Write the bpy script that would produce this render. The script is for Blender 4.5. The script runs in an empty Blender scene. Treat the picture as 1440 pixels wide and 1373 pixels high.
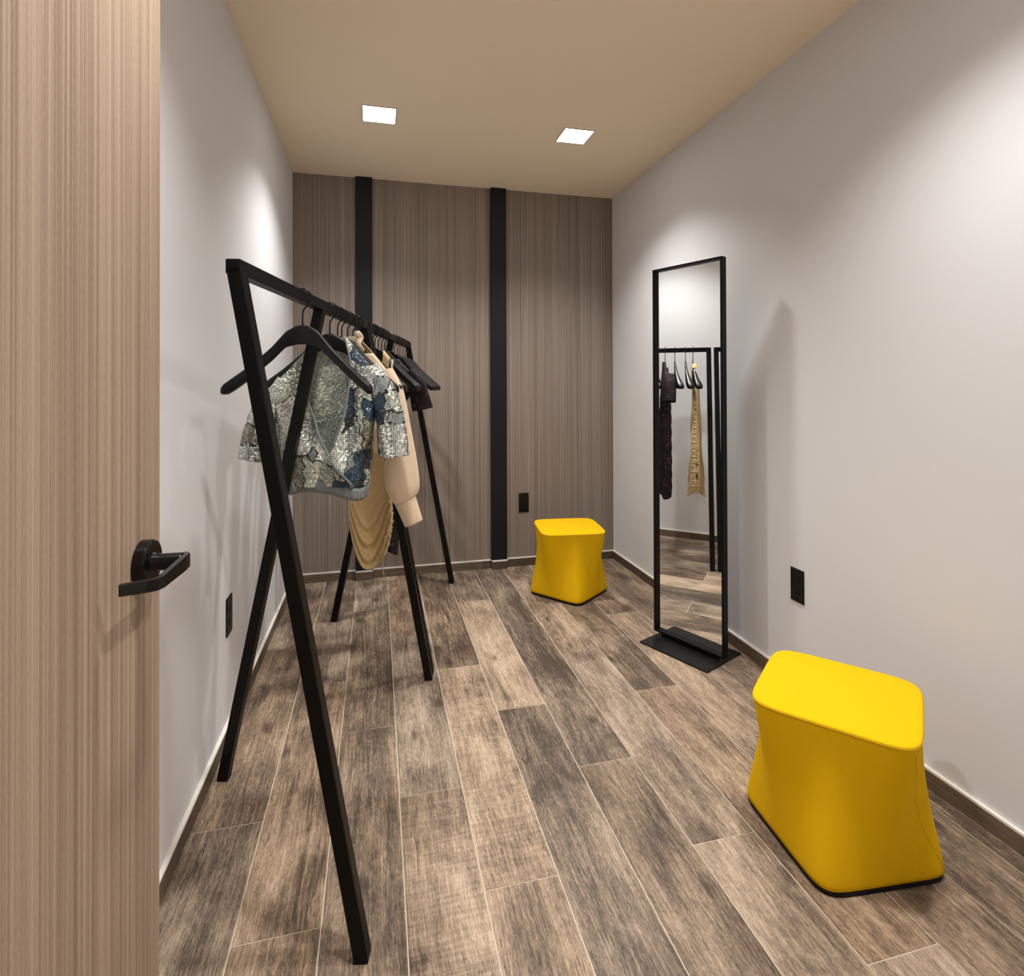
import bpy, bmesh, math, random
from mathutils import Vector, Matrix

random.seed(11)
S = bpy.context.scene
COL = S.collection
PI = math.pi

# ------------------------------------------------------------------ dimensions
XL, XR, YB, H = -0.543, 1.739, 3.913, 2.727       # left wall, right wall, back wall, ceiling
YF = 0.16                                          # inner face of the front (doorway) wall
CAM_Z = 1.30

# ------------------------------------------------------------------ materials
def new_mat(name, color=(.5, .5, .5), rough=.5, metal=0.0, spec=.5):
    m = bpy.data.materials.new(name)
    m.use_nodes = True
    b = m.node_tree.nodes['Principled BSDF']
    b.inputs['Base Color'].default_value = (*color, 1)
    b.inputs['Roughness'].default_value = rough
    b.inputs['Metallic'].default_value = metal
    b.inputs['Specular IOR Level'].default_value = spec
    return m, m.node_tree, b

class NT:
    def __init__(s, tree):
        s.t = tree
    def n(s, typ, **kw):
        nd = s.t.nodes.new(typ)
        ins = kw.pop('ins', {})
        for k, v in kw.items():
            setattr(nd, k, v)
        for k, v in ins.items():
            if hasattr(v, 'node'):
                s.t.links.new(v, nd.inputs[k])
            else:
                nd.inputs[k].default_value = v
        return nd
    def coord(s, which='Object'):
        return s.n('ShaderNodeTexCoord').outputs[which]
    def mapping(s, vec, scale=(1, 1, 1), loc=(0, 0, 0)):
        return s.n('ShaderNodeMapping', ins={'Vector': vec, 'Scale': scale, 'Location': loc}).outputs[0]
    def noise(s, vec, scale=5, detail=4, rough=.5, dist=0.0, out='Fac'):
        return s.n('ShaderNodeTexNoise', ins={'Vector': vec, 'Scale': scale, 'Detail': detail, 'Roughness': rough, 'Distortion': dist}).outputs[out]
    def ramp(s, fac, stops, interp='LINEAR'):
        r = s.n('ShaderNodeValToRGB', ins={'Fac': fac})
        cr = r.color_ramp
        cr.interpolation = interp
        while len(cr.elements) < len(stops):
            cr.elements.new(.5)
        for el, (p, c) in zip(cr.elements, stops):
            el.position = p
            el.color = (*c, 1) if len(c) == 3 else c
        return r.outputs['Color']
    def math(s, op, a, b=0.0, c=0.0, clamp=False):
        return s.n('ShaderNodeMath', operation=op, use_clamp=clamp, ins={0: a, 1: b, 2: c}).outputs[0]
    def mix(s, fac, a, b, blend='MIX'):
        nd = s.n('ShaderNodeMix', data_type='RGBA', blend_type=blend)
        for k, v in ((0, fac), (6, a), (7, b)):
            if hasattr(v, 'node'):
                s.t.links.new(v, nd.inputs[k])
            elif k == 0:
                nd.inputs[0].default_value = v
            else:
                nd.inputs[k].default_value = (*v, 1) if len(v) == 3 else v
        return nd.outputs[2]
    def bump(s, h, strength=.2, dist=.001):
        return s.n('ShaderNodeBump', ins={'Height': h, 'Strength': strength, 'Distance': dist}).outputs[0]
    def attr(s, name, out='Fac'):
        return s.n('ShaderNodeAttribute', attribute_name=name).outputs[out]
    def link(s, a, b):
        s.t.links.new(a, b)

MAT = {}

def paint_mat(name, color, rough=.75, bump=.08):
    m, t, b = new_mat(name, color, rough, 0, .25)
    N = NT(t)
    v = N.coord()
    h = N.noise(v, 160, 3)
    N.link(N.bump(h, bump, .002), b.inputs['Normal'])
    c = N.mix(N.noise(v, 1.3, 2), tuple(x * .985 for x in color), tuple(min(1, x * 1.015) for x in color))
    N.link(c, b.inputs['Base Color'])
    return m

MAT['wall'] = paint_mat('wall_paint', (.725, .725, .755))
MAT['ceil'] = paint_mat('ceiling_paint', (.95, .825, .63), .85)
MAT['caulk'] = new_mat('baseboard_cap', (.80, .77, .70), .5)[0]
MAT['grout'] = new_mat('grout', (.66, .57, .46), .9, 0, .1)[0]

def black_mat(name, c=.012, rough=.42, tint=(1, 1, 1.02), spec=.28):
    m, t, b = new_mat(name, tuple(c * x * .45 for x in tint), rough, 0, spec)
    N = NT(t)
    N.link(N.bump(N.noise(N.coord(), 900, 2), .06, .0005), b.inputs['Normal'])
    return m
MAT['rack'] = black_mat('black_powder_coat', .008, .42, (1, 1, 1), .17)
MAT['strip'] = black_mat('black_wall_strip', .016, .5, (.75, 1.05, 1.6))
MAT['hanger'] = black_mat('black_wood_hanger', .009, .36)
MAT['hook'] = black_mat('black_hook_wire', .010, .3)
MAT['lever'] = black_mat('black_lever', .008, .22)
MAT['outlet'] = black_mat('black_outlet', .012, .35)
MAT['slot'] = black_mat('outlet_slot', .003, .6)
MAT['base'] = black_mat('black_base_plate', .016, .36)
MAT['rim'] = black_mat('black_stool_rim', .010, .6)

def veneer_mat(name, dark, mid, light, seed):
    m, t, b = new_mat(name, mid, .52, 0, .3)
    N = NT(t)
    v = N.mapping(N.coord(), (1, 1, 1), (seed, seed * 1.7, 0))
    fine = N.noise(N.mapping(v, (430, 430, .8)), 1, 2, .6)
    med = N.noise(N.mapping(v, (120, 120, .35)), 1, 3, .65)
    wide = N.noise(N.mapping(v, (16, 16, .12)), 1, 2, .5)
    fleck = N.noise(N.mapping(v, (700, 700, 90)), 1, 2, .6)
    l0 = N.noise(N.mapping(v, (70, 70, .18)), 1, 2, .5)
    lines = N.math('SUBTRACT', 1.0, N.math('MULTIPLY', N.math('ABSOLUTE', N.math('SUBTRACT', l0, .5)), 12.0, clamp=True), clamp=True)
    s = N.math('MULTIPLY_ADD', N.math('SUBTRACT', fine, .5), .75, .5)
    s = N.math('MULTIPLY_ADD', N.math('SUBTRACT', med, .5), .75, s)
    s = N.math('MULTIPLY_ADD', N.math('SUBTRACT', wide, .5), .45, s)
    s = N.math('MULTIPLY_ADD', N.math('SUBTRACT', fleck, .5), .35, s)
    s = N.math('MULTIPLY_ADD', lines, -.10, s)
    col = N.ramp(s, [(.18, dark), (.50, mid), (.82, light)])
    N.link(col, b.inputs['Base Color'])
    N.link(N.bump(fine, .05, .001), b.inputs['Normal'])
    return m
MAT['veneer'] = veneer_mat('wall_veneer', (.140, .112, .093), (.262, .214, .180), (.385, .325, .280), 3.1)
MAT['door'] = veneer_mat('door_veneer', (.225, .160, .116), (.410, .308, .232), (.58, .46, .36), 8.4)

def floor_mat():
    m, t, b = new_mat('wood_look_plank', (.3, .23, .17), .5, 0, .35)
    N = NT(t)
    tone = N.attr('tone'); seed = N.attr('seed'); saw = N.attr('saw')
    pos = N.coord()
    off = N.n('ShaderNodeCombineXYZ', ins={0: N.math('MULTIPLY', seed, 37.0), 1: N.math('MULTIPLY', seed, 91.0), 2: N.math('MULTIPLY', seed, 11.0)}).outputs[0]
    v = N.n('ShaderNodeVectorMath', operation='ADD', ins={0: pos, 1: off}).outputs[0]
    warp = N.noise(N.mapping(v, (9, 2.2, 1)), 1, 3, .5, 0, 'Color')
    wv = N.n('ShaderNodeVectorMath', operation='MULTIPLY_ADD', ins={0: warp, 1: (.045, .03, 0), 2: v}).outputs[0]
    smoky = N.noise(N.mapping(v, (6.5, 2.6, 1)), 1, 6, .66, .5)
    streak = N.noise(N.mapping(wv, (30, 1.3, 1)), 1, 5, .62)
    g0 = N.noise(N.mapping(wv, (105, 3.6, 1)), 1, 3, .55)
    grain = N.math('SUBTRACT', 1.0, N.math('MULTIPLY', N.math('ABSOLUTE', N.math('SUBTRACT', g0, .5)), 9.0, clamp=True), clamp=True)
    fine = N.noise(N.mapping(wv, (420, 34, 1)), 1, 3, .7)
    worm = N.noise(N.mapping(wv, (110, 48, 1)), 1, 4, .7, 1.2)
    w0 = N.noise(N.mapping(v, (3.5, 62, 1)), 1, 2, .55)
    sawn = N.math('SUBTRACT', 1.0, N.math('MULTIPLY', N.math('ABSOLUTE', N.math('SUBTRACT', w0, .5)), 11.0, clamp=True), clamp=True)
    kn = N.n('ShaderNodeTexVoronoi', feature='F1', voronoi_dimensions='2D', ins={'Vector': N.mapping(wv, (5.0, 2.6, 1)), 'Scale': 1.0})
    knot = N.math('ADD', kn.outputs['Distance'], N.math('MULTIPLY', N.math('GREATER_THAN', N.n('ShaderNodeSeparateColor', ins={0: kn.outputs['Color']}).outputs[0], .45), 9.0))
    c0 = N.noise(N.mapping(wv, (22, 1.0, 1)), 1, 2, .5)
    crk = N.math('SUBTRACT', 1.0, N.math('MULTIPLY', N.math('ABSOLUTE', N.math('SUBTRACT', c0, .5)), 38.0, clamp=True), clamp=True)
    crk = N.math('MULTIPLY', crk, N.math('MULTIPLY', N.math('SUBTRACT', N.noise(N.mapping(v, (7, 3, 1)), 1, 2), .47), 8.0, clamp=True))
    knot = N.math('SUBTRACT', 1.0, N.math('MULTIPLY', knot, 9.0, clamp=True), clamp=True)
    s = N.math('MULTIPLY_ADD', N.math('SUBTRACT', smoky, .5), 1.5, .5)
    s = N.math('MULTIPLY_ADD', N.math('SUBTRACT', streak, .5), .62, s)
    s = N.math('MULTIPLY_ADD', grain, -.20, s)
    s = N.math('MULTIPLY_ADD', N.math('SUBTRACT', fine, .5), .80, s)
    s = N.math('MULTIPLY_ADD', N.math('SUBTRACT', worm, .5), .80, s)
    s = N.math('MULTIPLY_ADD', N.math('MULTIPLY', sawn, saw), -.12, s)
    s = N.math('MULTIPLY_ADD', knot, -.40, s)
    s = N.math('MULTIPLY_ADD', crk, -.22, s)
    s = N.math('ADD', s, N.math('MULTIPLY_ADD', tone, .95, .005))
    col = N.ramp(s, [(.02, (.072, .054, .042)), (.28, (.175, .133, .100)), (.52, (.325, .252, .188)), (.78, (.490, .392, .300)), (1.0, (.62, .515, .41))])
    hue = N.attr('hue')
    col = N.mix(hue, col, N.mix(1.0, col, (1.06, .985, .90), 'MULTIPLY'))
    N.link(col, b.inputs['Base Color'])
    N.link(N.math('MULTIPLY_ADD', fine, -.15, .58), b.inputs['Roughness'])
    N.link(N.bump(N.math('ADD', grain, N.math('MULTIPLY', fine, .5)), .18, .001), b.inputs['Normal'])
    return m
MAT['floor'] = floor_mat()

def board_mat():
    m, t, b = new_mat('baseboard_wood', (.2, .15, .11), .5, 0, .3)
    N = NT(t)
    v = N.coord()
    seg = N.math('FLOOR', N.math('MULTIPLY', N.n('ShaderNodeVectorMath', operation='DOT_PRODUCT', ins={0: v, 1: (1, 1, 0)}).outputs['Value'], 1 / 1.155))
    w = N.n('ShaderNodeTexWhiteNoise', noise_dimensions='1D', ins={'W': seg}).outputs['Value']
    g = N.noise(N.mapping(v, (7, 7, 170)), 1, 5, .65, .6)
    f = N.noise(N.mapping(v, (30, 30, 420)), 1, 3, .6)
    s = N.math('MULTIPLY_ADD', g, .8, N.math('MULTIPLY_ADD', f, .35, N.math('MULTIPLY', w, .18)))
    N.link(N.ramp(s, [(.40, (.028, .020, .014)), (.66, (.115, .084, .060)), (.95, (.25, .19, .135))]), b.inputs['Base Color'])
    return m
MAT['board'] = board_mat()

def fabric_mat(name, color, scale=700, bump=.25, rough=.9, sheen=.15, var=.06):
    m, t, b = new_mat(name, color, rough, 0, .2)
    N = NT(t)
    v = N.coord()
    n1 = N.noise(v, scale, 2, .6)
    c = N.mix(n1, tuple(x * (1 - var) for x in color), tuple(min(1, x * (1 + var)) for x in color))
    N.link(c, b.inputs['Base Color'])
    N.link(N.bump(n1, bump, .0008), b.inputs['Normal'])
    b.inputs['Sheen Weight'].default_value = sheen
    return m
MAT['yellow'] = fabric_mat('yellow_wool', (.80, .480, .006), 650, .28, .95, 0, .07)
MAT['yellow'].node_tree.nodes['Principled BSDF'].inputs['Specular IOR Level'].default_value = .08
MAT['seam'] = fabric_mat('yellow_seam', (.70, .415, .008), 900, .2, .92, 0, .05)
MAT['cream'] = fabric_mat('cream_knit', (.74, .575, .415), 500, .3, .95, .2, .05)
MAT['cuff'] = fabric_mat('cream_rib_knit', (.76, .595, .44), 500, .3, .95, .2, .05)
MAT['gold'] = fabric_mat('gold_jersey', (.63, .46, .225), 800, .1, .55, .3, .05)
MAT['chiffon'] = fabric_mat('grey_chiffon', (.20, .225, .225), 700, .15, .7, .2, .1)
MAT['tag'] = new_mat('white_tag', (.85, .85, .83), .6)[0]

def floral_mat():
    m, t, b = new_mat('dark_floral', (.02, .015, .015), .75, 0, .25)
    N = NT(t)
    v = N.coord()
    n = N.noise(v, 55, 3, .6, .8)
    n2 = N.noise(v, 30, 2)
    c = N.ramp(n, [(.56, (.012, .009, .010)), (.64, (.10, .035, .035)), (.70, (.28, .14, .11)), (.78, (.03, .02, .02))])
    c = N.mix(N.math('GREATER_THAN', n2, .5), (.012, .009, .010), c)
    N.link(c, b.inputs['Base Color'])
    return m
MAT['floral'] = floral_mat()

def sequin_mat(name, inner=False):
    m, t, b = new_mat(name, (.4, .42, .38), .3, .8, .5)
    N = NT(t)
    v = N.coord()
    code = N.attr('patch')
    pcol = N.ramp(code, [(0.0, (.70, .75, .64)), (.15, (.80, .83, .78)), (.25, (.050, .085, .135)), (.35, (.19, .215, .215)), (.45, (.34, .33, .25)), (.55, (.055, .060, .060))], 'CONSTANT')
    # rows of small overlapping discs
    st = N.mapping(v, (165, 30, 165), (.3, .1, .2))
    vo = N.n('ShaderNodeTexVoronoi', feature='F1', ins={'Vector': st, 'Scale': 1.0, 'Randomness': .28})
    d = vo.outputs['Distance']; cc = vo.outputs['Color']
    gap = N.ramp(d, [(.42, (1, 1, 1)), (.62, (.16, .17, .17))])
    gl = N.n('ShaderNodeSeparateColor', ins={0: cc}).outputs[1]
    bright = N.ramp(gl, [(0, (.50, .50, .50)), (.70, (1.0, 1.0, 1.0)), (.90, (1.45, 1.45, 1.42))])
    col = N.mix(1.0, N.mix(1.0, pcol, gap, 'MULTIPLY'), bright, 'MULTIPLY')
    chif = N.math('MULTIPLY', N.math('GREATER_THAN', code, .35), N.math('LESS_THAN', code, .45))
    col = N.mix(chif, col, (.20, .225, .225))
    if inner:
        col = N.mix(.45, col, (.30, .335, .305))
    N.link(col, b.inputs['Base Color'])
    N.link(N.math('MULTIPLY', N.math('SUBTRACT', 1.0, chif), .05 if inner else .22), b.inputs['Metallic'])
    N.link(N.math('MULTIPLY_ADD', chif, .4, .55 if inner else .30), b.inputs['Roughness'])
    geo = N.n('ShaderNodeNewGeometry').outputs['Normal']
    cen = N.n('ShaderNodeVectorMath', operation='SUBTRACT', ins={0: cc, 1: (.5, .5, .5)}).outputs[0]
    nv = N.n('ShaderNodeVectorMath', operation='MULTIPLY_ADD', ins={0: cen, 1: (.55, .55, .55), 2: geo}).outputs[0]
    nn = N.n('ShaderNodeVectorMath', operation='NORMALIZE', ins={0: nv}).outputs[0]
    N.link(nn, b.inputs['Normal'])
    return m
MAT['sequin'] = sequin_mat('sequin_patchwork')
MAT['sequin_in'] = sequin_mat('sequin_lining', True)

m, t, b = new_mat('mirror_glass', (.90, .91, .90), .0, 1.0)
b.inputs['Roughness'].default_value = 0.005
MAT['mirror'] = m

def emit_mat(name, color, strength):
    m = bpy.data.materials.new(name); m.use_nodes = True
    t = m.node_tree
    b = t.nodes['Principled BSDF']
    b.inputs['Base Color'].default_value = (.9, .9, .9, 1)
    b.inputs['Emission Color'].default_value = (*color, 1)
    b.inputs['Emission Strength'].default_value = strength
    return m
LIGHT_COL = (1.0, .975, .93)
MAT['lamp'] = emit_mat('lamp_diffuser', LIGHT_COL, 14.0)
MAT['lamptrim'] = new_mat('lamp_trim', (.78, .72, .64), .5)[0]

# ------------------------------------------------------------------ mesh helpers
class MB:
    def __init__(s):
        s.v = []; s.f = []; s.m = []
    def add(s, verts, faces, mi=0):
        o = len(s.v)
        s.v += [tuple(p) for p in verts]
        for f in faces:
            s.f.append(tuple(o + i for i in f)); s.m.append(mi)
        return s
    def box(s, lo, hi, mi=0, M=None):
        x0, y0, z0 = lo; x1, y1, z1 = hi
        vs = [Vector(p) for p in ((x0, y0, z0), (x1, y0, z0), (x1, y1, z0), (x0, y1, z0), (x0, y0, z1), (x1, y0, z1), (x1, y1, z1), (x0, y1, z1))]
        if M is not None:
            vs = [M @ p for p in vs]
        return s.add(vs, [(0, 3, 2, 1), (4, 5, 6, 7), (0, 1, 5, 4), (1, 2, 6, 5), (2, 3, 7, 6), (3, 0, 4, 7)], mi)
    def loft(s, rings, cap0=True, cap1=True, mi=0, closed=True):
        n = len(rings[0]); vs = [p for r in rings for p in r]; fs = []
        for i in range(len(rings) - 1):
            for j in range(n if closed else n - 1):
                k = (j + 1) % n
                fs.append((i * n + j, i * n + k, (i + 1) * n + k, (i + 1) * n + j))
        if cap0: fs.append(tuple(reversed(range(n))))
        if cap1: fs.append(tuple((len(rings) - 1) * n + j for j in range(n)))
        return s.add(vs, fs, mi)
    def prism(s, poly, fn, d0, d1, mi=0):
        return s.loft([[fn(p, d0) for p in poly], [fn(p, d1) for p in poly]], mi=mi)
    def tube(s, pts, r, n=8, mi=0, caps=True):
        pts = [Vector(p) for p in pts]
        rings = []
        up = None
        for i, p in enumerate(pts):
            a = pts[max(0, i - 1)]; b2 = pts[min(len(pts) - 1, i + 1)]
            t = (b2 - a).normalized()
            if up is None:
                up = Vector((0, 0, 1)) if abs(t.z) < .9 else Vector((1, 0, 0))
            side = t.cross(up)
            if side.length < 1e-6: side = t.orthogonal()
            side.normalize(); up = side.cross(t).normalized()
            rr = r[i] if isinstance(r, (list, tuple)) else r
            rings.append([p + side * (rr * math.cos(2 * PI * k / n)) + up * (rr * math.sin(2 * PI * k / n)) for k in range(n)])
        return s.loft(rings, caps, caps, mi)
    def sheet(s, grid, mi=0):
        nr, nc = len(grid), len(grid[0])
        vs = [p for r in grid for p in r]
        return s.add(vs, [(i * nc + j, i * nc + j + 1, (i + 1) * nc + j + 1, (i + 1) * nc + j) for i in range(nr - 1) for j in range(nc - 1)], mi)
    def build(s, name, mats, parent=None, smooth=False, bevel=0, solid=0, fix=True, loc=None, rotz=0, sub=0, patch=None):
        me = bpy.data.meshes.new(name)
        me.from_pydata(s.v, [], s.f)
        mats = mats if isinstance(mats, (list, tuple)) else [mats]
        for mm in mats: me.materials.append(mm)
        for p, mi in zip(me.polygons, s.m): p.material_index = mi
        if fix:
            bm = bmesh.new(); bm.from_mesh(me)
            bmesh.ops.recalc_face_normals(bm, faces=bm.faces)
            bm.to_mesh(me); bm.free()
        if patch:
            a = me.attributes.new('patch', 'FLOAT', 'FACE')
            a.data.foreach_set('value', [patch(p.center.x, p.center.z) for p in me.polygons])
        if smooth:
            for p in me.polygons: p.use_smooth = True
        o = bpy.data.objects.new(name, me)
        COL.objects.link(o)
        if parent is not None: o.parent = parent
        if loc is not None: o.location = loc
        o.rotation_euler.z = rotz
        if bevel:
            md = o.modifiers.new('bevel', 'BEVEL'); md.width = bevel; md.segments = 2; md.limit_method = 'ANGLE'; md.angle_limit = .6
        if solid:
            md = o.modifiers.new('solid', 'SOLIDIFY'); md.thickness = solid; md.offset = 0
        if sub:
            md = o.modifiers.new('sub', 'SUBSURF'); md.levels = sub; md.render_levels = sub
        return o

def tag(o, label=None, cat=None, group=None, kind=None):
    if label: o['label'] = label
    if cat: o['category'] = cat
    if group: o['group'] = group
    if kind: o['kind'] = kind
    return o

def thing(name, label, cat, loc=(0, 0, 0), rotz=0, group=None):
    o = bpy.data.objects.new(name, None)
    o.empty_display_size = .05
    COL.objects.link(o)
    o.location = loc; o.rotation_euler.z = rotz
    return tag(o, label, cat, group)

def structure(o, label, cat):
    return tag(o, label, cat, kind='structure')

def lerp_tab(tab, x):
    if (x - tab[0][0]) * (tab[-1][0] - tab[0][0]) <= 0: return tab[0][1]
    for (a, va), (b2, vb) in zip(tab, tab[1:]):
        if (a <= x <= b2) or (b2 <= x <= a):
            t = (x - a) / (b2 - a)
            return va + (vb - va) * t
    return tab[-1][1]

def smooth_tab(tab, x):
    e = .012
    return (lerp_tab(tab, x - e) + lerp_tab(tab, x) * 2 + lerp_tab(tab, x + e)) / 4

# ------------------------------------------------------------------ room shell
# floor: wood-look planks laid in thirds over a grout bed
def build_floor():
    mb = MB()
    W, L, G = .2, 1.155, .0016
    y0, y1 = -1.6, YB + .05
    x0, x1 = XL - .05, XR + .05
    mb.box((x0, y0, -.08), (x1, y1, -.0012), 1)
    tone, seed, saw, hue = [0] * 6, [0] * 6, [0] * 6, [0] * 6
    rnd = random.Random(5)
    # tone by (column, row index counted from the joint nearest the camera)
    tones = {}
    for k in range(-1, 13):
        xa, xb = -.533 + W * k, -.533 + W * (k + 1)
        xa2, xb2 = max(xa, x0), min(xb, x1)
        if xb2 - xa2 < .01: continue
        start = 1.80 - (k % 3) * .385
        r = -4
        while True:
            ya, yb = start + r * L, start + (r + 1) * L
            if ya > y1: break
            if yb > y0:
                ya2, yb2 = max(ya, y0), min(yb, y1)
                t = PLANK_TONES.get((k, r))
                if t is None: t = rnd.uniform(-.14, .12)
                sw = 1.0 if (k, r) in SAWN else 0.0
                n0 = len(mb.f)
                mb.box((xa2 + G, ya2 + G, -.006), (xb2 - G, yb2 - G, 0), 0)
                sd = rnd.random()
                hu = rnd.random()
                for _ in range(6):
                    tone.append(t); seed.append(sd); saw.append(float(sw)); hue.append(hu)
            r += 1
    o = mb.build('floor', [MAT['floor'], MAT['grout']], fix=False)
    for nm, data in (('tone', tone), ('seed', seed), ('saw', saw), ('hue', hue)):
        a = o.data.attributes.new(nm, 'FLOAT', 'FACE')
        a.data.foreach_set('value', data)
    structure(o, 'weathered wood-look plank floor with pale joints', 'floor')
# columns count from the left wall; row 0 begins at the first joint of its column
PLANK_TONES = {
    (0, 0): -.05, (0, -1): -.05, (0, 1): -.04,
    (1, 0): .02, (1, 1): -.10, (1, 2): 0, (1, -1): -.04,
    (2, 0): -.06, (2, 1): -.10, (2, 2): .06, (2, -1): -.02,
    (3, 0): .02, (3, 1): .06, (3, -1): .10,
    (4, 0): .20, (4, 1): -.14, (4, -1): .08,
    (5, 0): -.10, (5, 1): .20, (5, 2): -.06, (5, -1): -.10,
    (6, 0): -.16, (6, 1): -.12, (6, -1): -.10,
    (7, 0): .06, (7, 1): .02, (7, -1): .06,
    (8, 0): .02, (8, 1): -.14, (8, 2): .0, (8, -1): .06,
    (9, 0): .10, (9, -1): -.02, (9, 1): -.06,
    (10, 0): .0, (10, 1): -.08, (10, -1): -.12,
    (11, 0): -.12, (11, 1): -.05, (11, -1): -.04,
}
SAWN = {(3, -1), (4, 0)}
build_floor()

TW = .12
def slab(name, lo, hi, mat, label, cat):
    return structure(MB().box(lo, hi).build(name, mat), label, cat)
slab('ceiling', (XL - TW, -1.6, H), (XR + TW, YB + TW, H + .1), MAT['ceil'], 'plain cream-white ceiling over the fitting room', 'ceiling')
slab('wall_left', (XL - TW, -1.6, -.08), (XL, YB + TW, H), MAT['wall'], 'white painted wall behind the clothes racks', 'wall')
slab('wall_right', (XR, -1.6, -.08), (XR + TW, YB + TW, H), MAT['wall'], 'white painted wall behind the mirror and near stool', 'wall')
slab('wall_back', (XL, YB, -.08), (XR, YB + TW, H), MAT['veneer'], 'taupe striped wood veneer end wall', 'wall')
OX0, OX1, OZ = -.475, .56, 2.32
mb = MB()
mb.box((XL, YF - .12, 0), (OX0, YF, H)); mb.box((OX1, YF - .12, 0), (XR, YF, H)); mb.box((OX0, YF - .12, OZ), (OX1, YF, H))
structure(mb.build('wall_front', MAT['wall']), 'white wall around the doorway', 'wall')

# black vertical strips on the end wall
for i, (xa, xb) in enumerate(((-.141, -.031), (.792, .904))):
    o = MB().box((xa, YB - .034, .062), (xb, YB - .0005, H - .001)).build('trim_%d' % (i + 1), MAT['strip'], bevel=.002)
    structure(o, ('black vertical strip on the end wall behind the racks', 'black vertical strip on the end wall beside the far stool')[i], 'wall trim')

# baseboards
BH, BT = .055, .012
def baseboard(name, segs, label):
    mb = MB()
    for lo, hi in segs:
        mb.box((lo[0], lo[1], 0.0), (hi[0], hi[1], BH), 0)
        mb.box((lo[0], lo[1], BH), (hi[0], hi[1], BH + .007), 1)
    structure(mb.build(name, [MAT['board'], MAT['caulk']]), label, 'baseboard')
baseboard('baseboard_left', [((XL, YF), (XL + BT, YB - BT))], 'low wood-look baseboard along the left wall')
baseboard('baseboard_right', [((XR - BT, YF), (XR, YB - BT))], 'low wood-look baseboard along the right wall')
P = .034
baseboard('baseboard_back', [((XL, YB - BT), (-.142 - .002, YB)), ((-.142, YB - P - BT), (-.030, YB)), ((-.028, YB - BT), (.790, YB)),
                             ((.792, YB - P - BT), (.904, YB)), ((.906, YB - BT), (XR, YB))], 'low wood-look baseboard along the end wall')

# ------------------------------------------------------------------ lamps
def lamp(x, y, label):
    t = thing('recessed_light', label, 'ceiling light', (x, y, H), 0, 'square recessed ceiling lights')
    a, b2 = .091, .081
    mb = MB()
    for lo, hi in (((-a, -a), (a, -b2)), ((-a, b2), (a, a)), ((-a, -b2), (-b2, b2)), ((b2, -b2), (a, b2))):
        mb.box((lo[0], lo[1], -.005), (hi[0], hi[1], .0))
    mb.build('trim_frame', MAT['lamptrim'], t)
    MB().box((-b2, -b2, -.002), (b2, b2, 0)).build('diffuser', MAT['lamp'], t)
    ld = bpy.data.lights.new('downlight', 'SPOT')
    ld.energy = SPOT_W; ld.color = LIGHT_COL
    ld.spot_size = math.radians(122); ld.spot_blend = .84; ld.shadow_soft_size = .055
    lo = bpy.data.objects.new('downlight', ld); COL.objects.link(lo)
    lo.parent = t; lo.location = (0, 0, -.012)
    return t
SPOT_W = 104.0
lamp(.013, 2.975, 'square ceiling light above the clothes racks')
lamp(1.095, 2.975, 'square ceiling light above the far stool side, nearer the right wall')
lamp(.013, 1.05, 'square ceiling light over the open door')
lamp(1.095, 1.05, 'square ceiling light over the near stool')

# ------------------------------------------------------------------ door
DE = Vector((-.40, 1.18, 0))                 # free edge of the face that looks into the room
da = math.radians(2.0)
dirY = Vector((math.sin(da), math.cos(da), 0))   # hinge -> free edge
door = MB().box((-.045, -.99, .008), (0, 0, 2.28)).build('door_1', MAT['door'], bevel=.001)
door.location = DE; door.rotation_euler.z = -da
structure(door, 'wood veneer door standing open with a black lever', 'door')
hz = .992
hy = -.078
rose = MB()
rose.loft([[(x, hy + r * math.cos(2 * PI * k / 40), hz + r * math.sin(2 * PI * k / 40)) for k in range(40)] for x, r in ((0, .040), (.016, .040), (.0195, .0378), (.020, .034))])
handle = rose.build('door_handle', MAT['lever'], door, smooth=False, bevel=.0008)
handle['label'] = 'black lever handle on a round rose'
mb = MB()
mb.loft([[(x, hy + r * math.cos(2 * PI * k / 24), hz + r * math.sin(2 * PI * k / 24)) for k in range(24)] for x, r in ((.018, .019), (.024, .0158), (.032, .0148), (.066, .0148))])
# returning lever: out, along the door towards the hinge, and back in
path = [(.064, .012), (.072, .002), (.0735, -.02), (.0735, -.112), (.070, -.121), (.060, -.127), (.026, -.140)]
hh = [.0125, .0125, .0125, .0098, .0096, .0094, .0088]
th = .0055
rings = []
for i, (px, py) in enumerate(path):
    a = path[max(0, i - 1)]; c = path[min(len(path) - 1, i + 1)]
    tx, ty = c[0] - a[0], c[1] - a[1]; ln = math.hypot(tx, ty); nx, ny = -ty / ln, tx / ln
    rings.append([(px + nx * th, hy + py + ny * th, hz - hh[i]), (px + nx * th, hy + py + ny * th, hz + hh[i]), (px - nx * th, hy + py - ny * th, hz + hh[i]), (px - nx * th, hy + py - ny * th, hz - hh[i])])
mb.loft(rings)
mb.build('lever', MAT['lever'], handle, bevel=.0015)

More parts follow.
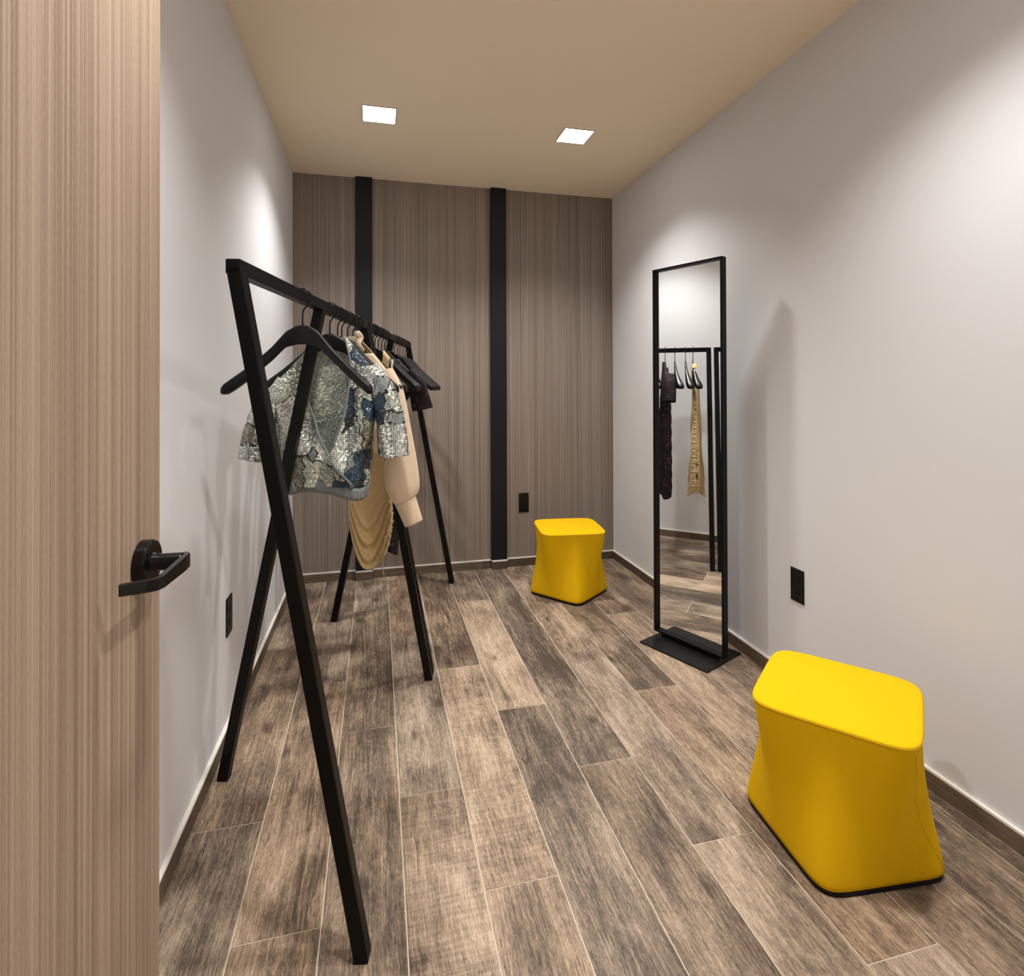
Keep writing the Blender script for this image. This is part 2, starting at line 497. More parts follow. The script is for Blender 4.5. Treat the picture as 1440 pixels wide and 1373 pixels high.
# ------------------------------------------------------------------ outlets
def outlet(loc, rotz, label):
    t = thing('wall_outlet', label, 'outlet', loc, rotz, 'black wall outlets')
    w, h = .0375, .070
    pts = [(-w, -h), (w, -h), (w, h), (-w, h)]
    mb = MB()
    mb.loft([[(x, 0, z) for x, z in pts], [(x, -.004, z) for x, z in pts], [(x * .95, -.006, z * .975) for x, z in pts]])
    mb.build('plate', MAT['outlet'], t)
    for sz in (-1, 1):
        mb = MB(); zc = sz * .024
        ring = [(.0175 * math.cos(a) , .0165 * math.sin(a)) for a in [2 * PI * k / 28 for k in range(28)]]
        ring = [(max(-.0165, min(.0165, x)), max(-.0125, min(.0125, z))) for x, z in ring]
        mb.loft([[(x, -.005, zc + z) for x, z in ring], [(x, -.0078, zc + z) for x, z in ring]])
        rc = mb.build('receptacle', MAT['outlet'], t)
        sl = MB()
        for sx in (-.0062, .0062):
            sl.box((sx - .0011, -.0082, zc - .001), (sx + .0011, -.0077, zc + .0068))
        sl.box((-.002, -.0082, zc - .0085), (.002, -.0077, zc - .0045))
        sl.build('slot', MAT['slot'], rc)
    sc = MB(); sc.loft([[(.0028 * math.cos(2 * PI * k / 12), y, .0028 * math.sin(2 * PI * k / 12)) for k in range(12)] for y in (-.0055, -.0068)])
    sc.build('screw', MAT['lever'], t)
    return t
outlet((XL, 2.277, .447), PI / 2, 'black wall outlet low on the left wall beside the rack leg')
outlet((XR, 2.014, .450), -PI / 2, 'black wall outlet on the right wall above the near stool')
outlet((1.036, YB, .456), 0, 'black wall outlet on the veneer wall above the far stool')

# ------------------------------------------------------------------ clothes racks
RE = Vector((.212, .977, 0)).normalized(); RN = Vector((RE.y, -RE.x, 0))
RO = Vector((-.035, 1.318, 0))
RA = math.atan2(RN.y, RN.x)
def rpt(n, s, z=0): return RO + RN * n + RE * s + Vector((0, 0, z))
BAR_N, TOP, TU = -.284, 1.591, .034
def rack(s0, s1, sm, label):
    t = thing('clothes_rack', label, 'clothes rack', rpt(0, s0), RA, 'black three-legged clothes racks')
    L = s1 - s0; h = TU / 2
    def fn(p, d): return (p[0], d, p[1])
    MB().box((BAR_N - h, -h, TOP - TU), (BAR_N + h, L + h, TOP)).build('hanging_rail', MAT['rack'], t, bevel=.003)
    zb = TOP - TU * .5
    for y in (0, L):
        poly = [(-h, 0), (h, 0), (h, .012), (BAR_N + h, zb), (BAR_N - h, zb), (-h, .012)]
        MB().prism(poly, fn, y - h, y + h).build('leg', MAT['rack'], t, bevel=.0025)
    xf = -.600
    y = sm - s0
    zt = TOP - TU + .002
    poly = [(xf - h, 0), (xf + h, 0), (xf + h, .012), (BAR_N + h, zt), (BAR_N - h, zt), (xf - h, .012)]
    MB().prism(poly, fn, y - h, y + h).build('leg', MAT['rack'], t, bevel=.0025)
    return t
rack(0.0, 1.205, .595, 'black metal clothes rack nearest the door, holding the sequin blouse')
rack(1.258, 2.415, 1.835, 'black metal clothes rack at the far end by the veneer wall')

# ------------------------------------------------------------------ hangers
PROF = [(0, 0), (.08, -.003), (.22, -.020), (.41, -.070), (.68, -.127), (.90, -.168), (.97, -.181), (1.0, -.190)]
HGT = [(0, .060), (.1, .057), (.25, .046), (.45, .040), (.8, .038), (.95, .036), (1.0, .022)]
DEP = [(0, .012), (.3, .016), (.6, .030), (.85, .048), (.96, .048), (1.0, .030)]
HW = .2225
def hanger_body_mesh():
    mb = MB(); rings = []
    n = 44
    for i in range(n + 1):
        u = -1 + 2 * i / n
        a = abs(u)
        x = u * HW
        top = smooth_tab(PROF, a) if a < .985 else lerp_tab(PROF, a)
        hg = lerp_tab(HGT, a); dp = lerp_tab(DEP, a) / 2
        yc = -.040 * a ** 2
        zc = top - hg / 2
        ring = []
        for k in range(14):
            q = 2 * PI * k / 14
            c, s_ = math.cos(q), math.sin(q)
            ring.append((x, yc + dp * math.copysign(abs(c) ** .6, c), zc + hg / 2 * math.copysign(abs(s_) ** .6, s_)))
        rings.append(ring)
    mb.loft(rings)
    return mb
def hanger_hook_mesh():
    mb = MB()
    top = TOP - HANG_Z          # rail top above hanger body origin
    R = .0270
    zc = top - .0170
    pts = [(0, 0, -.006), (0, 0, .028), (.002, 0, zc - R - .012), (.010, 0, zc - R - .002)]
    for k in range(0, 15):
        a = -PI * .30 + k * (PI * 1.38) / 14
        pts.append((R * math.cos(a), 0, zc + R * math.sin(a)))
    mb.tube(pts, .0028, 8)
    return mb
HANG_Z = 1.491
GROUP_H = 'black wooden hangers on the two racks'
_proto = {}
def hanger(s, label, yaw=0.0, size_tag=False):
    t = thing('coat_hanger', label, 'hanger', rpt(BAR_N, s, HANG_Z), RA + yaw, GROUP_H)
    if not _proto:
        b0 = hanger_body_mesh().build('hanger_arms', MAT['hanger'], t, smooth=True)
        k0 = hanger_hook_mesh().build('hook', MAT['hook'], t, smooth=True)
        _proto['b'] = b0; _proto['k'] = k0
    else:
        for k in ('b', 'k'):
            c = _proto[k].copy(); COL.objects.link(c); c.parent = t
    return t
HANGERS = [
    (.430, 'empty black wooden hanger nearest the door, in front of the sequin blouse', -.02),
    (.705, 'black wooden hanger holding up the sequin blouse', .13),
    (.800, 'empty black wooden hanger right behind the sequin blouse', .03),
    (.856, 'empty black wooden hanger just in front of the cream sweater', .01),
    (.935, 'black wooden hanger wearing the cream sweater', -.01),
    (1.015, 'empty black wooden hanger directly behind the cream sweater', .02),
    (1.078, 'empty black wooden hanger last on the near rack, in front of its rear leg', -.02),
    (1.372, 'black wooden hanger holding the gold ruched dress', .0),
    (1.425, 'empty black wooden hanger directly behind the gold dress', .015),
    (1.503, 'empty black wooden hanger just in front of the dark floral dress', -.015),
    (1.575, 'black wooden hanger carrying the dark floral dress', .0),
    (1.655, 'empty black wooden hanger directly behind the dark floral dress', .01),
    (1.925, 'empty black wooden hanger first behind the middle leg of the far rack', .02),
    (2.030, 'empty black wooden hanger fifth from the end wall', .0),
    (2.110, 'empty black wooden hanger fourth from the end wall', .03),
    (2.205, 'empty black wooden hanger third from the end wall', -.01),
    (2.290, 'empty black wooden hanger second from the end wall', .02),
    (2.360, 'empty black wooden hanger closest to the end wall', .0),
]
for s, lab, yaw in HANGERS: hanger(s, lab, yaw)

# ------------------------------------------------------------------ garments
def ycurve(x): return -.040 * min(1.0, abs(x) / HW) ** 2
def torso_y(x, hw, ty, p=3.0):
    a = min(1.0, abs(x) / hw)
    return ty * (1 - a ** p) ** (1 / p)
def zrange(z0, z1, dz): 
    n = max(2, int(round(abs(z1 - z0) / dz)))
    return [z0 + (z1 - z0) * i / n for i in range(n + 1)]
def panel(zs, xa, xb, yf, nc=40):
    g = []
    for z in zs:
        a, b2 = xa(z), xb(z)
        row = []
        for j in range(nc + 1):
            x = a + (b2 - a) * j / nc
            r = yf(x, z)
            row.append(r if isinstance(r, tuple) else (x, r, z))
        g.append(row)
    return g
def sleeve(path, radii, n=28, fold=0.0, flat=1.0, ph=0.0, open_end=True, twist=0.0):
    """path of centre points; radii (rx, ry) across x-z plane and along y"""
    rings = []
    m = len(path)
    # resample
    P_, R_ = [], []
    def cr(a, b2, c, d2, t):
        return .5 * ((2 * b2) + (c - a) * t + (2 * a - 5 * b2 + 4 * c - d2) * t * t + (3 * b2 - a - 3 * c + d2) * t ** 3)
    pv = [Vector(q) for q in path]
    for i in range(m - 1):
        i0, i3 = max(0, i - 1), min(m - 1, i + 2)
        for k in range(12):
            t = k / 12
            P_.append(cr(pv[i0], pv[i], pv[i + 1], pv[i3], t)); R_.append(tuple(max(.004, cr(radii[i0][q], radii[i][q], radii[i + 1][q], radii[i3][q], t)) for q in (0, 1)))
    P_.append(pv[-1]); R_.append(radii[-1])
    for i, p in enumerate(P_):
        tdir = (P_[min(len(P_) - 1, i + 1)] - P_[max(0, i - 1)]).normalized()
        side = Vector((0, 1, 0)).cross(tdir).normalized()
        yv = tdir.cross(side).normalized()
        ring = []
        for k in range(n):
            q = 2 * PI * k / n
            f = 1 + fold * math.sin(3 * q + ph + i * .06) + fold * .6 * math.sin(5 * q - ph + i * .1)
            ring.append(p + side * (R_[i][0] * f * math.cos(q)) + yv * (R_[i][1] * f * math.sin(q)))
        rings.append(ring)
    mb = MB(); mb.loft(rings, False, False)
    return mb

# --- sequin blouse
def inpoly(x, y, poly):
    r = False; n = len(poly); j = n - 1
    for i in range(n):
        xi, yi = poly[i]; xj, yj = poly[j]
        if (yi > y) != (yj > y) and x < (xj - xi) * (y - yi) / (yj - yi) + xi: r = not r
        j = i
    return r
SAGE, SILVER, NAVY, CHIFFON, OLIVE, DARK = .05, .2, .3, .4, .5, .6
def patches(polys, default):
    q = [(c, [((a - 197) * .000426, -.0206 - b2 * .000426) for a, b2 in pl]) for c, pl in polys]
    def f(x, z):
        xx = x + .004 * math.sin(140 * z); zz = z + .004 * math.sin(130 * x)
        def at(a, b2):
            for c, pl in q:
                if inpoly(a, b2, pl): return c
            return default
        c0 = at(xx, zz)
        if c0 not in (NAVY, DARK) and (at(xx + .0042, zz) != c0 or at(xx, zz - .0042) != c0): return DARK
        return c0
    return f
RIGHT_P = patches([
    (NAVY, [(395, 60), (560, 180), (520, 250), (395, 170)]),
    (CHIFFON, [(610, 330), (740, 320), (700, 420), (620, 470)]),
    (SILVER, [(340, 170), (450, 200), (450, 420), (360, 420)]),
    (NAVY, [(345, 420), (440, 430), (430, 560), (400, 640), (350, 660)]),
    (NAVY, [(495, 500), (570, 510), (660, 460), (690, 560), (680, 700), (600, 670), (510, 640)]),
    (DARK, [(380, 600), (440, 570), (430, 700), (340, 780)]),
    (OLIVE, [(520, 660), (700, 690), (680, 900), (500, 920)]),
    (CHIFFON, [(375, 1000), (440, 920), (435, 1030), (370, 1110)]),
    (NAVY, [(440, 920), (520, 920), (500, 1260), (350, 1180), (375, 1110), (435, 1030)]),
    (SILVER, [(200, 640), (460, 640), (520, 920), (430, 920), (360, 1120), (200, 1000)]),
    (DARK, [(520, 900), (660, 900), (640, 1080), (520, 1080)])], SAGE)
LEFT_P = patches([
    (CHIFFON, [(60, 950), (115, 870), (145, 960), (120, 1000)]),
    (NAVY, [(225, 1180), (330, 1150), (420, 1200), (400, 1290), (230, 1290)]),
    (OLIVE, [(-120, 900), (40, 960), (50, 1260), (-140, 1260)]),
    (SAGE, [(40, 960), (150, 1000), (230, 1180), (230, 1290), (50, 1290)]),
    (SILVER, [(-90, 480), (80, 480), (260, 1000), (430, 1230), (300, 1160), (150, 990), (-20, 940), (-200, 900), (-200, 560)]),
    (DARK, [(-330, 300), (-250, 300), (-230, 420), (-330, 420)])], SAGE)
SLEEVE_R = patches([
    (CHIFFON, [(600, 330), (745, 300), (700, 420), (600, 500)]),
    (CHIFFON, [(715, 610), (900, 600), (900, 700), (725, 700)]),
    (NAVY, [(495, 480), (690, 450), (690, 700), (510, 700)]),
    (OLIVE, [(500, 700), (640, 700), (630, 900), (500, 900)]),
    (DARK, [(400, 900), (640, 900), (640, 1100), (400, 1100)]),
    (SAGE, [(640, 440), (900, 440), (900, 600), (660, 600)])], SILVER)
SLEEVE_L = patches([
    (DARK, [(-520, 520), (-420, 520), (-440, 640), (-560, 640)]),
    (OLIVE, [(-620, 700), (-200, 700), (-200, 860), (-620, 860)])], SILVER)
def sequin_blouse():
    s = .705
    t = thing('sequin_blouse', 'short-sleeved patchwork sequin blouse in silver green and navy', 'blouse', rpt(BAR_N, s, HANG_Z), RA + .01)
    HWT = [(-.012, .060), (-.030, .072), (-.075, .112), (-.12, .150), (-.155, .178), (-.19, .184), (-.25, .172), (-.33, .162), (-.42, .155), (-.50, .146), (-.55, .135)]
    TYT = [(-.012, .030), (-.075, .036), (-.155, .042), (-.25, .052), (-.42, .062), (-.50, .060), (-.55, .056)]
    hw = lambda z: smooth_tab(HWT, z)
    hl = lambda z: hw(min(-.012, z + .038 * max(0, min(1, (z + .24) / .06)))) + .016 * max(0, min(1, (-z - .18) / .06)) * max(0, min(1, (z + .50) / .1))     # the left shoulder has slipped below the hanger arm
    ty = lambda z: smooth_tab(TYT, z)
    def folds(x, z, ph):
        w = max(0, min(1, (-z - .10) / .2))
        return w * (.010 * math.sin(38 * x + 9 * z + ph) + .006 * math.sin(71 * x - 16 * z + 2 * ph) + .005 * math.sin(30 * z + 14 * x))
    XLT = [(-.012, -.056), (-.05, -.060), (-.235, -.056), (-.361, -.015), (-.446, .029), (-.535, .110)]
    XRT = [(-.012, .056), (-.05, .068), (-.118, .086), (-.288, .066), (-.41, .026), (-.47, -.02), (-.535, -.05)]
    xl = lambda z: max(-hw(z) * .93, min(hw(z) * .95, smooth_tab(XLT, z)))
    xr = lambda z: min(hw(z) * .93, max(-hw(z) * .95, smooth_tab(XRT, z)))
    zs = zrange(-.012, -.535, .0045)
    MB().sheet(panel(zs, lambda z: -hl(z), lambda z: hw(z), lambda x, z: ycurve(x) + torso_y(x, hw(z), ty(z)) + folds(x, z, 2.1) * .7)).build('back_panel', MAT['sequin_in'], t, True, solid=.002, patch=lambda x, z: .05)
    def fl(x, z):
        roll = .012 * max(0, 1 - (xl(z) - x) / .03) if z < -.05 else 0
        return ycurve(x) - torso_y(x, hw(z), ty(z)) - .006 + folds(x, z, 0) - roll * .6
    MB().sheet(panel(zs, lambda z: -hl(z), xl, fl, 64)).build('front_panel', MAT['sequin'], t, True, solid=.002, patch=LEFT_P)
    MB().sheet(panel(zs, xr, lambda z: hw(z), lambda x, z: ycurve(x) - torso_y(x, hw(z), ty(z)) + folds(x, z, 1.1), 64)).build('front_panel', MAT['sequin'], t, True, solid=.002, patch=RIGHT_P)
    # grey chiffon edging along the wrap
    pts = [(xl(z) - .003, fl(xl(z) - .003, z) - .002, z) for z in zrange(-.02, -.53, .015)]
    MB().tube(pts, .0042, 6).build('neck_binding', MAT['chiffon'], t, True)
    pts = [(xr(z) + .002, ycurve(xr(z)) - torso_y(xr(z), hw(z), ty(z)) + folds(xr(z), z, 1.1) - .001, z) for z in zrange(-.02, -.40, .015)]
    MB().tube(pts, .0036, 6).build('neck_binding', MAT['chiffon'], t, True)
    for sg in (-1, 1):
        if sg > 0:
            path = [(.148, -.022, -.128), (.188, -.030, -.195), (.212, -.030, -.27), (.224, -.028, -.35), (.230, -.026, -.432)]
        else:
            path = [(-.150, -.022, -.165), (-.192, -.030, -.225), (-.215, -.030, -.29), (-.232, -.028, -.36), (-.246, -.026, -.440)]
        rad = [(.032, .040), (.041, .046), (.046, .052), (.050, .058), (.052, .060)]
        sleeve(path, rad, fold=.07, n=56, ph=1.0 + sg).build('sleeve', MAT['sequin'], t, True, solid=.002, patch=SLEEVE_R if sg > 0 else SLEEVE_L)
        pts = [(sg * (.246 if sg < 0 else .240) + .051 * math.cos(2 * PI * k / 24), -.026 + .060 * math.sin(2 * PI * k / 24), -.437 - sg * .0 + .010 * math.cos(2 * PI * k / 24) * -sg) for k in range(25)]
    # gathered grey hem band
    rings = []
    for z, sc in ((-.522, 1.0), (-.536, .985), (-.552, .965), (-.566, .955)):
        ring = []
        for k in range(96):
            q = 2 * PI * k / 96
            c, s_ = math.cos(q), math.sin(q)
            x = .142 * sc * math.copysign(abs(c) ** .75, c)
            y = ycurve(x) + (.062 * sc) * math.copysign(abs(s_) ** .75, s_)
            g = .004 * math.sin(26 * q) + .006 * math.sin(5 * q + 1)
            ring.append((x * (1 + g), y - (g * .6), z + .010 * math.sin(3 * q + .7) - .012 * (x / .14) ))
        rings.append(ring)
    mb = MB(); mb.loft(rings, False, False); mb.build('hem_band', MAT['chiffon'], t, True, solid=.0025)
    return t
sequin_blouse()

# --- cream sweater
def cream_sweater():
    s = .935
    t = thing('knit_sweater', 'cream knit sweater with a long balloon sleeve and ribbed cuff', 'sweater', rpt(BAR_N, s, HANG_Z), RA - .01)
    HWT = [(.012, .050), (-.008, .056), (-.030, .078), (-.075, .118), (-.12, .155), (-.155, .180), (-.19, .186), (-.25, .170), (-.33, .155), (-.42, .150), (-.47, .14)]
    TYT = [(.012, .020), (-.075, .026), (-.155, .032), (-.25, .032), (-.47, .032)]
    hw = lambda z: smooth_tab(HWT, z); ty = lambda z: smooth_tab(TYT, z)
    zs = zrange(.012, -.45, .01)
    MB().sheet(panel(zs, lambda z: -hw(z), lambda z: hw(z), lambda x, z: ycurve(x) + torso_y(x, hw(z), ty(z)))).build('back_panel', MAT['cream'], t, True, solid=.003)
    NT_ = lambda z: 1.0
    zs2 = zrange(-.060, -.45, .01)
    MB().sheet(panel(zs2, lambda z: -hw(z), lambda z: hw(z), lambda x, z: ycurve(x) - torso_y(x, hw(z), ty(z)) + .004 * math.sin(40 * x))).build('front_panel', MAT['cream'], t, True, solid=.003)
    for sg in (1,):
        pts = [(sg * (.047 + .02 * u), -.026 + .026 * math.sin(u * 9), .020 - .085 * u) for u in [k / 10 for k in range(11)]]
        MB().tube(pts, [.012, .014, .013, .011, .010, .009, .009, .008, .008, .007, .006], 10).build('collar', MAT['cuff'], t, True)
    # right sleeve, hanging full length
    path = [(.150, -.028, -.135), (.184, -.036, -.200), (.202, -.040, -.28), (.214, -.040, -.40), (.220, -.040, -.50), (.224, -.040, -.575), (.228, -.040, -.615), (.233, -.040, -.632)]
    rad = [(.036, .036), (.038, .040), (.042, .046), (.052, .056), (.060, .060), (.062, .060), (.052, .050), (.040, .040)]
    sl = sleeve(path, rad, fold=.045, ph=.4).build('sleeve', MAT['cream'], t, True, solid=.003)
    def cuff(path, r0, r1, parent):
        rings = []
        for i in range(13):
            u = i / 12
            c = Vector(path[0]).lerp(Vector(path[1]), u)
            d = (Vector(path[1]) - Vector(path[0])).normalized()
            side = Vector((0, 1, 0)).cross(d).normalized()
            r = r0 + (r1 - r0) * u
            rings.append([c + side * (r * (1 + .035 * math.cos(34 * q)) * math.cos(q)) + Vector((0, 1, 0)) * (r * .85 * (1 + .035 * math.cos(34 * q)) * math.sin(q)) for q in [2 * PI * k / 204 for k in range(204)]])
        mb = MB(); mb.loft(rings, False, False); return mb.build('cuff', MAT['cuff'], parent, True, solid=.003)
    cuff(((.233, -.040, -.628), (.268, -.040, -.722)), .040, .034, sl)
    # left sleeve, bunched up short beside the body
    path = [(-.165, -.028, -.130), (-.198, -.036, -.190), (-.200, -.040, -.28), (-.19, -.040, -.36), (-.185, -.040, -.41)]
    sl = sleeve(path, rad[:4] + [(.040, .040)], fold=.06, ph=2).build('sleeve', MAT['cream'], t, True, solid=.003)
    cuff(((-.185, -.040, -.405), (-.180, -.040, -.46)), .038, .034, sl)
cream_sweater()

# --- gold ruched dress
def gold_dress():
    s = 1.372
    t = thing('ruched_dress', 'gold sleeveless dress with draped ruched sides and drawstrings', 'dress', rpt(BAR_N, s, HANG_Z), RA)
    HWT = [(-.20, .070), (-.33, .086), (-.50, .092), (-.65, .100), (-.74, .104), (-.84, .100), (-.91, .088), (-.96, .074), (-.99, .060)]
    TYT = [(-.20, .018), (-.33, .024), (-.50, .034), (-.70, .040), (-.90, .052), (-1.055, .060)]
    XC = [(-.20, .0), (-.5, .0), (-.74, -.004), (-1.055, .0)]
    hw = lambda z: smooth_tab(HWT, z); ty = lambda z: smooth_tab(TYT, z); xc = lambda z: lerp_tab(XC, z)
    def yf(sgn):
        def f(x, z):
            r = (x - xc(z)) / hw(z)
            ysh = -.02
            w = max(0, min(1, (-z - .50) / .15))
            ph = (z - 20.0 * (x - xc(z)) ** 2 - .10 * (x - xc(z)))
            drape = w * (.011 * math.sin(105 * ph) + .006 * math.sin(190 * ph + 1.3)) * (1 - .45 * abs(r)) * (.15 + .85 * max(0, min(1, (-z - .78 + .9 * abs(r) * .2) / .16)))
            ruch = (.0030 * math.sin(290 * z + 3 * r) + .0025 * math.sin(173 * z)) * max(0, (abs(r) - .62) / .38) * max(0, min(1, (-z - .28) / .1))
            vert = .006 * math.sin(48 * x + 1) * max(0, 1 - w)
            y = ysh + sgn * torso_y(x - xc(z), hw(z), ty(z), 2.4) + sgn * (drape + vert) + ruch
            sag = -.045 * (1 - r * r) * max(0, min(1, (-z - .75) / .28))
            xx = x + ruch * .45 * math.copysign(1, r)
            return (xx, y, z + sag)
        return f
    zs = zrange(-.20, -.99, .005)
    MB().sheet(panel(zs, lambda z: xc(z) - hw(z), lambda z: xc(z) + hw(z), yf(1), 44)).build('back_panel', MAT['gold'], t, True, solid=.002)
    MB().sheet(panel(zs, lambda z: xc(z) - hw(z), lambda z: xc(z) + hw(z), yf(-1), 44)).build('front_panel', MAT['gold'], t, True, solid=.002)
    for sg in (-1, 1):
        # broad straps looped over the hanger arms
        prof = []
        for (y, dz) in ((-.032, -.20 + .06), (-.031, -.02), (-.026, .004), (-.012, .010), (.004, .006), (.010, -.02), (.006, -.14)):
            prof.append((y, dz))
        g = []
        for (y, dz) in prof:
            row = []
            for k in range(7):
                x = sg * (.056 + .030 * k / 6)
                top = smooth_tab(PROF, abs(x) / HW)
                zz = top + dz if dz > -.1 else -.215
                row.append((x if zz > -.2 else sg * (.030 + .036 * k / 6), y, zz))
            g.append(row)
        MB().sheet(g).build('strap', MAT['gold'], t, True, solid=.002)
    for j, (x0, ln) in enumerate(((.066, .21), (.058, .16))):
        pts = [(x0 + .004 * math.sin(u * 7 + j), -.066 - .006 * u, -.86 - ln * u) for u in [k / 14 for k in range(15)]]
        MB().tube(pts, .0022, 6).build('drawstring', MAT['gold'], t, True)
    tg = MB().box((.093, -.036, -.105), (.101, -.006, -.062)).build('size_tag', MAT['tag'], t, bevel=.002)
    tg['label'] = 'small white size tag'
gold_dress()

# --- dark floral dress
def floral_dress():
    s = 1.575
    t = thing('floral_dress', 'long dark floral dress with short sleeves on the far rack', 'dress', rpt(BAR_N, s, HANG_Z), RA)
    HWT = [(-.006, .052), (-.030, .074), (-.075, .112), (-.12, .158), (-.155, .188), (-.20, .170), (-.28, .118), (-.40, .104), (-.70, .098), (-.95, .088), (-1.05, .080)]
    TYT = [(-.006, .020), (-.075, .024), (-.155, .032), (-.28, .036), (-.6, .038), (-1.05, .040)]
    hw = lambda z: smooth_tab(HWT, z); ty = lambda z: smooth_tab(TYT, z)
    def yf(sgn):
        def f(x, z):
            r = x / hw(z)
            w = max(0, min(1, (-z - .2) / .2))
            y = ycurve(x) * max(.35, 1 + z * 1.2) + sgn * torso_y(x, hw(z), ty(z), 2.6) + w * (.008 * math.sin(70 * x + 11 * z) + .002 * math.sin(60 * z + 9 * x))
            zz = z + (.045 * math.sin(17 * x + 1.0) - .03 * r) * max(0, min(1, (-z - .85) / .2))
            return (x * (1 + .02 * w * math.sin(47 * z)), y, zz)
        return f
    zs = zrange(-.006, -1.05, .01)
    MB().sheet(panel(zs, lambda z: -hw(z), lambda z: hw(z), yf(1), 36)).build('back_panel', MAT['floral'], t, True, solid=.002)
    zs = zrange(-.05, -1.05, .01)
    MB().sheet(panel(zs, lambda z: -hw(z), lambda z: hw(z), yf(-1), 36)).build('front_panel', MAT['floral'], t, True, solid=.002)
    for sg in (-1, 1):
        path = [(sg * .150, -.025, -.115), (sg * .185, -.032, -.170), (sg * .200, -.032, -.225), (sg * .216, -.030, -.305)]
        sleeve(path, [(.036, .038), (.044, .046), (.047, .046), (.050, .048)], fold=.07, ph=sg).build('sleeve', MAT['floral'], t, True, solid=.002)
floral_dress()

# ------------------------------------------------------------------ standing mirror
def mirror():
    C0 = Vector((1.282, 2.592, 0)); ew = Vector((.4083, -.9128, 0)).normalized()   # along the width, towards the viewer
    ed = Vector((-ew.y, ew.x, 0))                                                              # away from the room, towards the wall
    ctr = Vector((1.4995, 2.4712, 0))
    t = thing('standing_mirror', 'tall narrow standing mirror in a thin black metal frame', 'mirror', ctr, math.atan2(ew.y, ew.x))
    # local x = width, local y = towards the wall
    MB().box((-.192, -.144, 0), (.192, .144, .009)).build('base_plate', MAT['base'], t, bevel=.002)
    hw, d0, d1, z0, z1, w = .200, -.019, .017, .026, 1.908, .011
    mb = MB()
    mb.box((-hw, d0, z0), (-hw + w, d1, z1)); mb.box((hw - w, d0, z0), (hw, d1, z1))
    mb.box((-hw + w, d0, z0), (hw - w, d1, z0 + w)); mb.box((-hw + w, d0, z1 - w), (hw - w, d1, z1))
    mb.box((-.16, -.010, .008), (.16, .008, z0 + .001))
    fr = mb.build('frame', MAT['rack'], t, bevel=.001)
    MB().box((-hw + w, d1 - .006, z0 + w), (hw - w, d1 - .001, z1 - w)).build('back_board', MAT['rack'], fr)
    MB().box((-hw + w, .001, z0 + w), (hw - w, .005, z1 - w)).build('mirror_glass', MAT['mirror'], t)
mirror()

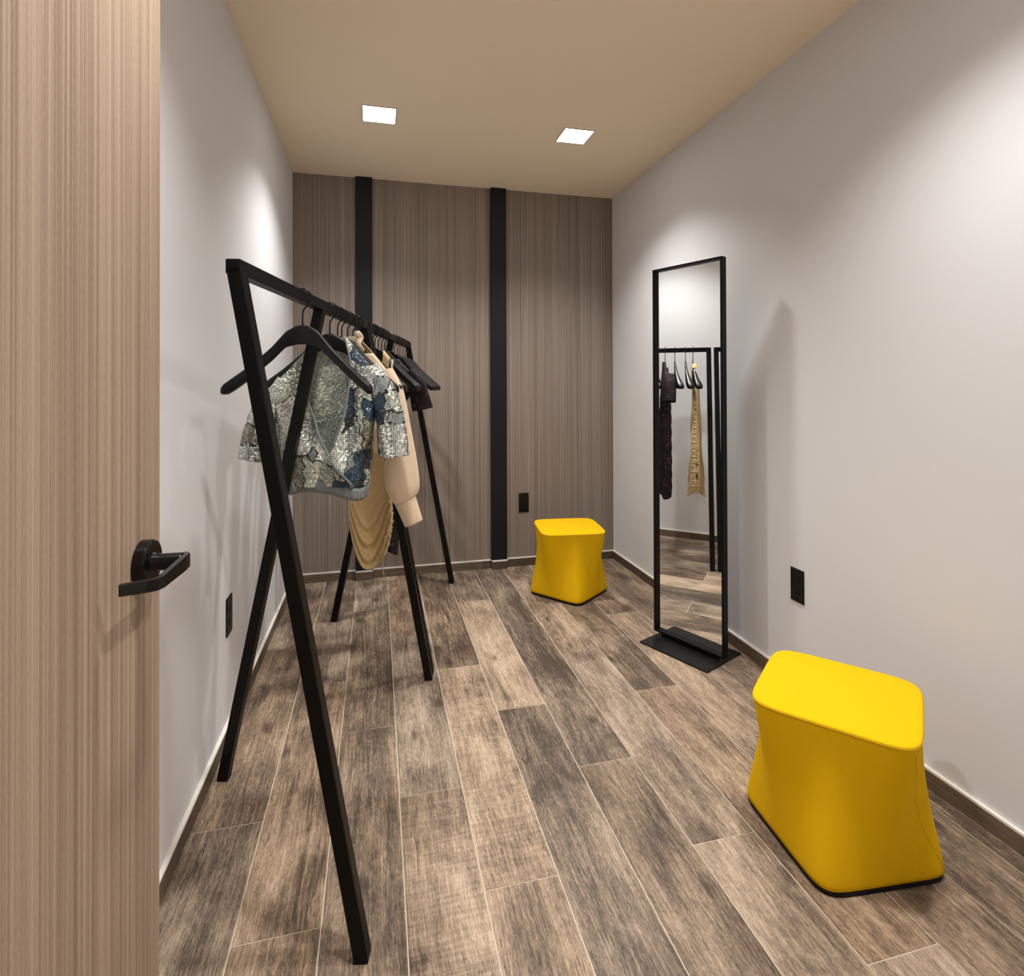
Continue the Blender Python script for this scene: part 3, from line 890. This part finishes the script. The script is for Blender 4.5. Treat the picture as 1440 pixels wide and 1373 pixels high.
# ------------------------------------------------------------------ stools
def sq(phi, a, p):
    return a / (abs(math.cos(phi)) ** p + abs(math.sin(phi)) ** p) ** (1 / p)
def stool(loc, top_rot, top_c, base_rot, seam_i, label):
    t = thing('stool', label, 'stool', loc, 0, 'yellow upholstered stools')
    HT = .420
    N_ = 128
    A0, P0, A1, P1 = .2, 6.2, .190, 8.0
    def ring(u, scale=1.0, z=None):
        w = u ** 1.15
        w = w * w * (3 - 2 * w) * .5 + w * .5
        waist = 1 - .045 * math.sin(PI * min(1, u * 1.05)) ** 1.0 if u < .95 else 1 - .045 * math.sin(PI * min(1, u * 1.05))
        cx, cy = top_c[0] * (1 - u), top_c[1] * (1 - u)
        out = []
        zz = (HT - .009) * (1 - u) + .016 * u if z is None else z
        for k in range(N_):
            q = 2 * PI * k / N_
            r = (sq(q - top_rot, A0, P0) * (1 - w) + sq(q - base_rot, A1, P1) * w) * waist * scale
            out.append((cx + r * math.cos(q), cy + r * math.sin(q), zz))
        return out
    mb = MB()
    mb.loft([ring(i / 40) for i in range(41)], False, True)
    body = mb.build('body', MAT['yellow'], t, True)
    # seat: crisp edge, shallow dome
    mb = MB()
    rs = []
    for sc, dz in ((1.0, -.0062), (1.004, -.004), (1.0, -.0015), (.985, .0003), (.955, .0012), (.85, .003), (.6, .006), (.3, .0075), (.05, .008)):
        rs.append(ring(0, sc, HT + dz - .003))
    mb.loft(rs, False, True)
    mb.build('seat', MAT['yellow'], t, True)
    pts = [Vector(p) for p in ring(0, 1.002, HT - .0092)]
    MB().tube(pts + [pts[0], pts[1]], .0016, 6, caps=False).build('piping', MAT['seam'], t, True)
    # sewn seams from the seat corners down to the foot corners
    for c, sgn in seam_i:
        pts = []
        for i in range(1, 40):
            u = i / 40
            q0 = top_rot + PI / 4 + c * PI / 2
            q = q0 + sgn * u * PI / 4
            w = u ** 1.15; w = w * w * (3 - 2 * w) * .5 + w * .5
            waist = 1 - .045 * math.sin(PI * min(1, u * 1.05))
            r = (sq(q - top_rot, A0, P0) * (1 - w) + sq(q - base_rot, A1, P1) * w) * waist
            pts.append((top_c[0] * (1 - u) + r * math.cos(q), top_c[1] * (1 - u) + r * math.sin(q), (HT - .009) * (1 - u) + .016 * u))
        MB().tube(pts, .0011, 6).build('seam', MAT['seam'], t, True)
    mb = MB()
    mb.loft([ring(1.0, .985, 0.0), ring(1.0, .992, .012), ring(1.0, .96, .0165)])
    mb.build('base', MAT['rim'], t)
    return t
d = math.radians
stool((1.296, 1.352, 0), d(-5 + 45), (-.006, -.010), d(-5), ((2, 1), (0, 1)), 'yellow fabric stool closest to the camera, beside the right wall')
stool((1.182, 3.345, 0), d(-7), (-.006, -.010), d(38), ((3, -1), (1, -1)), 'yellow fabric stool in the far corner by the veneer wall')

# ------------------------------------------------------------------ world, camera, colour management
w = bpy.data.worlds.new('World'); S.world = w; w.use_nodes = True
bg = w.node_tree.nodes['Background']
bg.inputs[0].default_value = (1.0, .88, .72, 1); bg.inputs[1].default_value = .8

cd = bpy.data.cameras.new('camera'); cam = bpy.data.objects.new('camera', cd); COL.objects.link(cam)
cd.sensor_fit = 'HORIZONTAL'; cd.sensor_width = 36.0
F, YAW, CY, PITCH, ROLL = 780.4, .2384, 539.1, .0061, -.0029
cd.lens = F / 1440 * 36
cd.shift_y = -(1373 / 2 - CY) / 1440
cd.clip_start = .02
r0 = Vector((math.cos(YAW), -math.sin(YAW), 0))
fw = Vector((math.sin(YAW) * math.cos(PITCH), math.cos(YAW) * math.cos(PITCH), math.sin(PITCH)))
u0 = r0.cross(fw)
r1 = r0 * math.cos(ROLL) + u0 * math.sin(ROLL)
u1 = u0 * math.cos(ROLL) - r0 * math.sin(ROLL)
M = Matrix(((r1.x, u1.x, -fw.x, 0), (r1.y, u1.y, -fw.y, 0), (r1.z, u1.z, -fw.z, CAM_Z), (0, 0, 0, 1)))
cam.matrix_world = M
S.camera = cam
vs = S.view_settings
vs.view_transform = 'Standard'; vs.look = 'None'; vs.exposure = 0.19; vs.gamma = 1.0
vs.use_curve_mapping = False
S.cycles.max_bounces = 10; S.cycles.diffuse_bounces = 6; S.cycles.glossy_bounces = 5
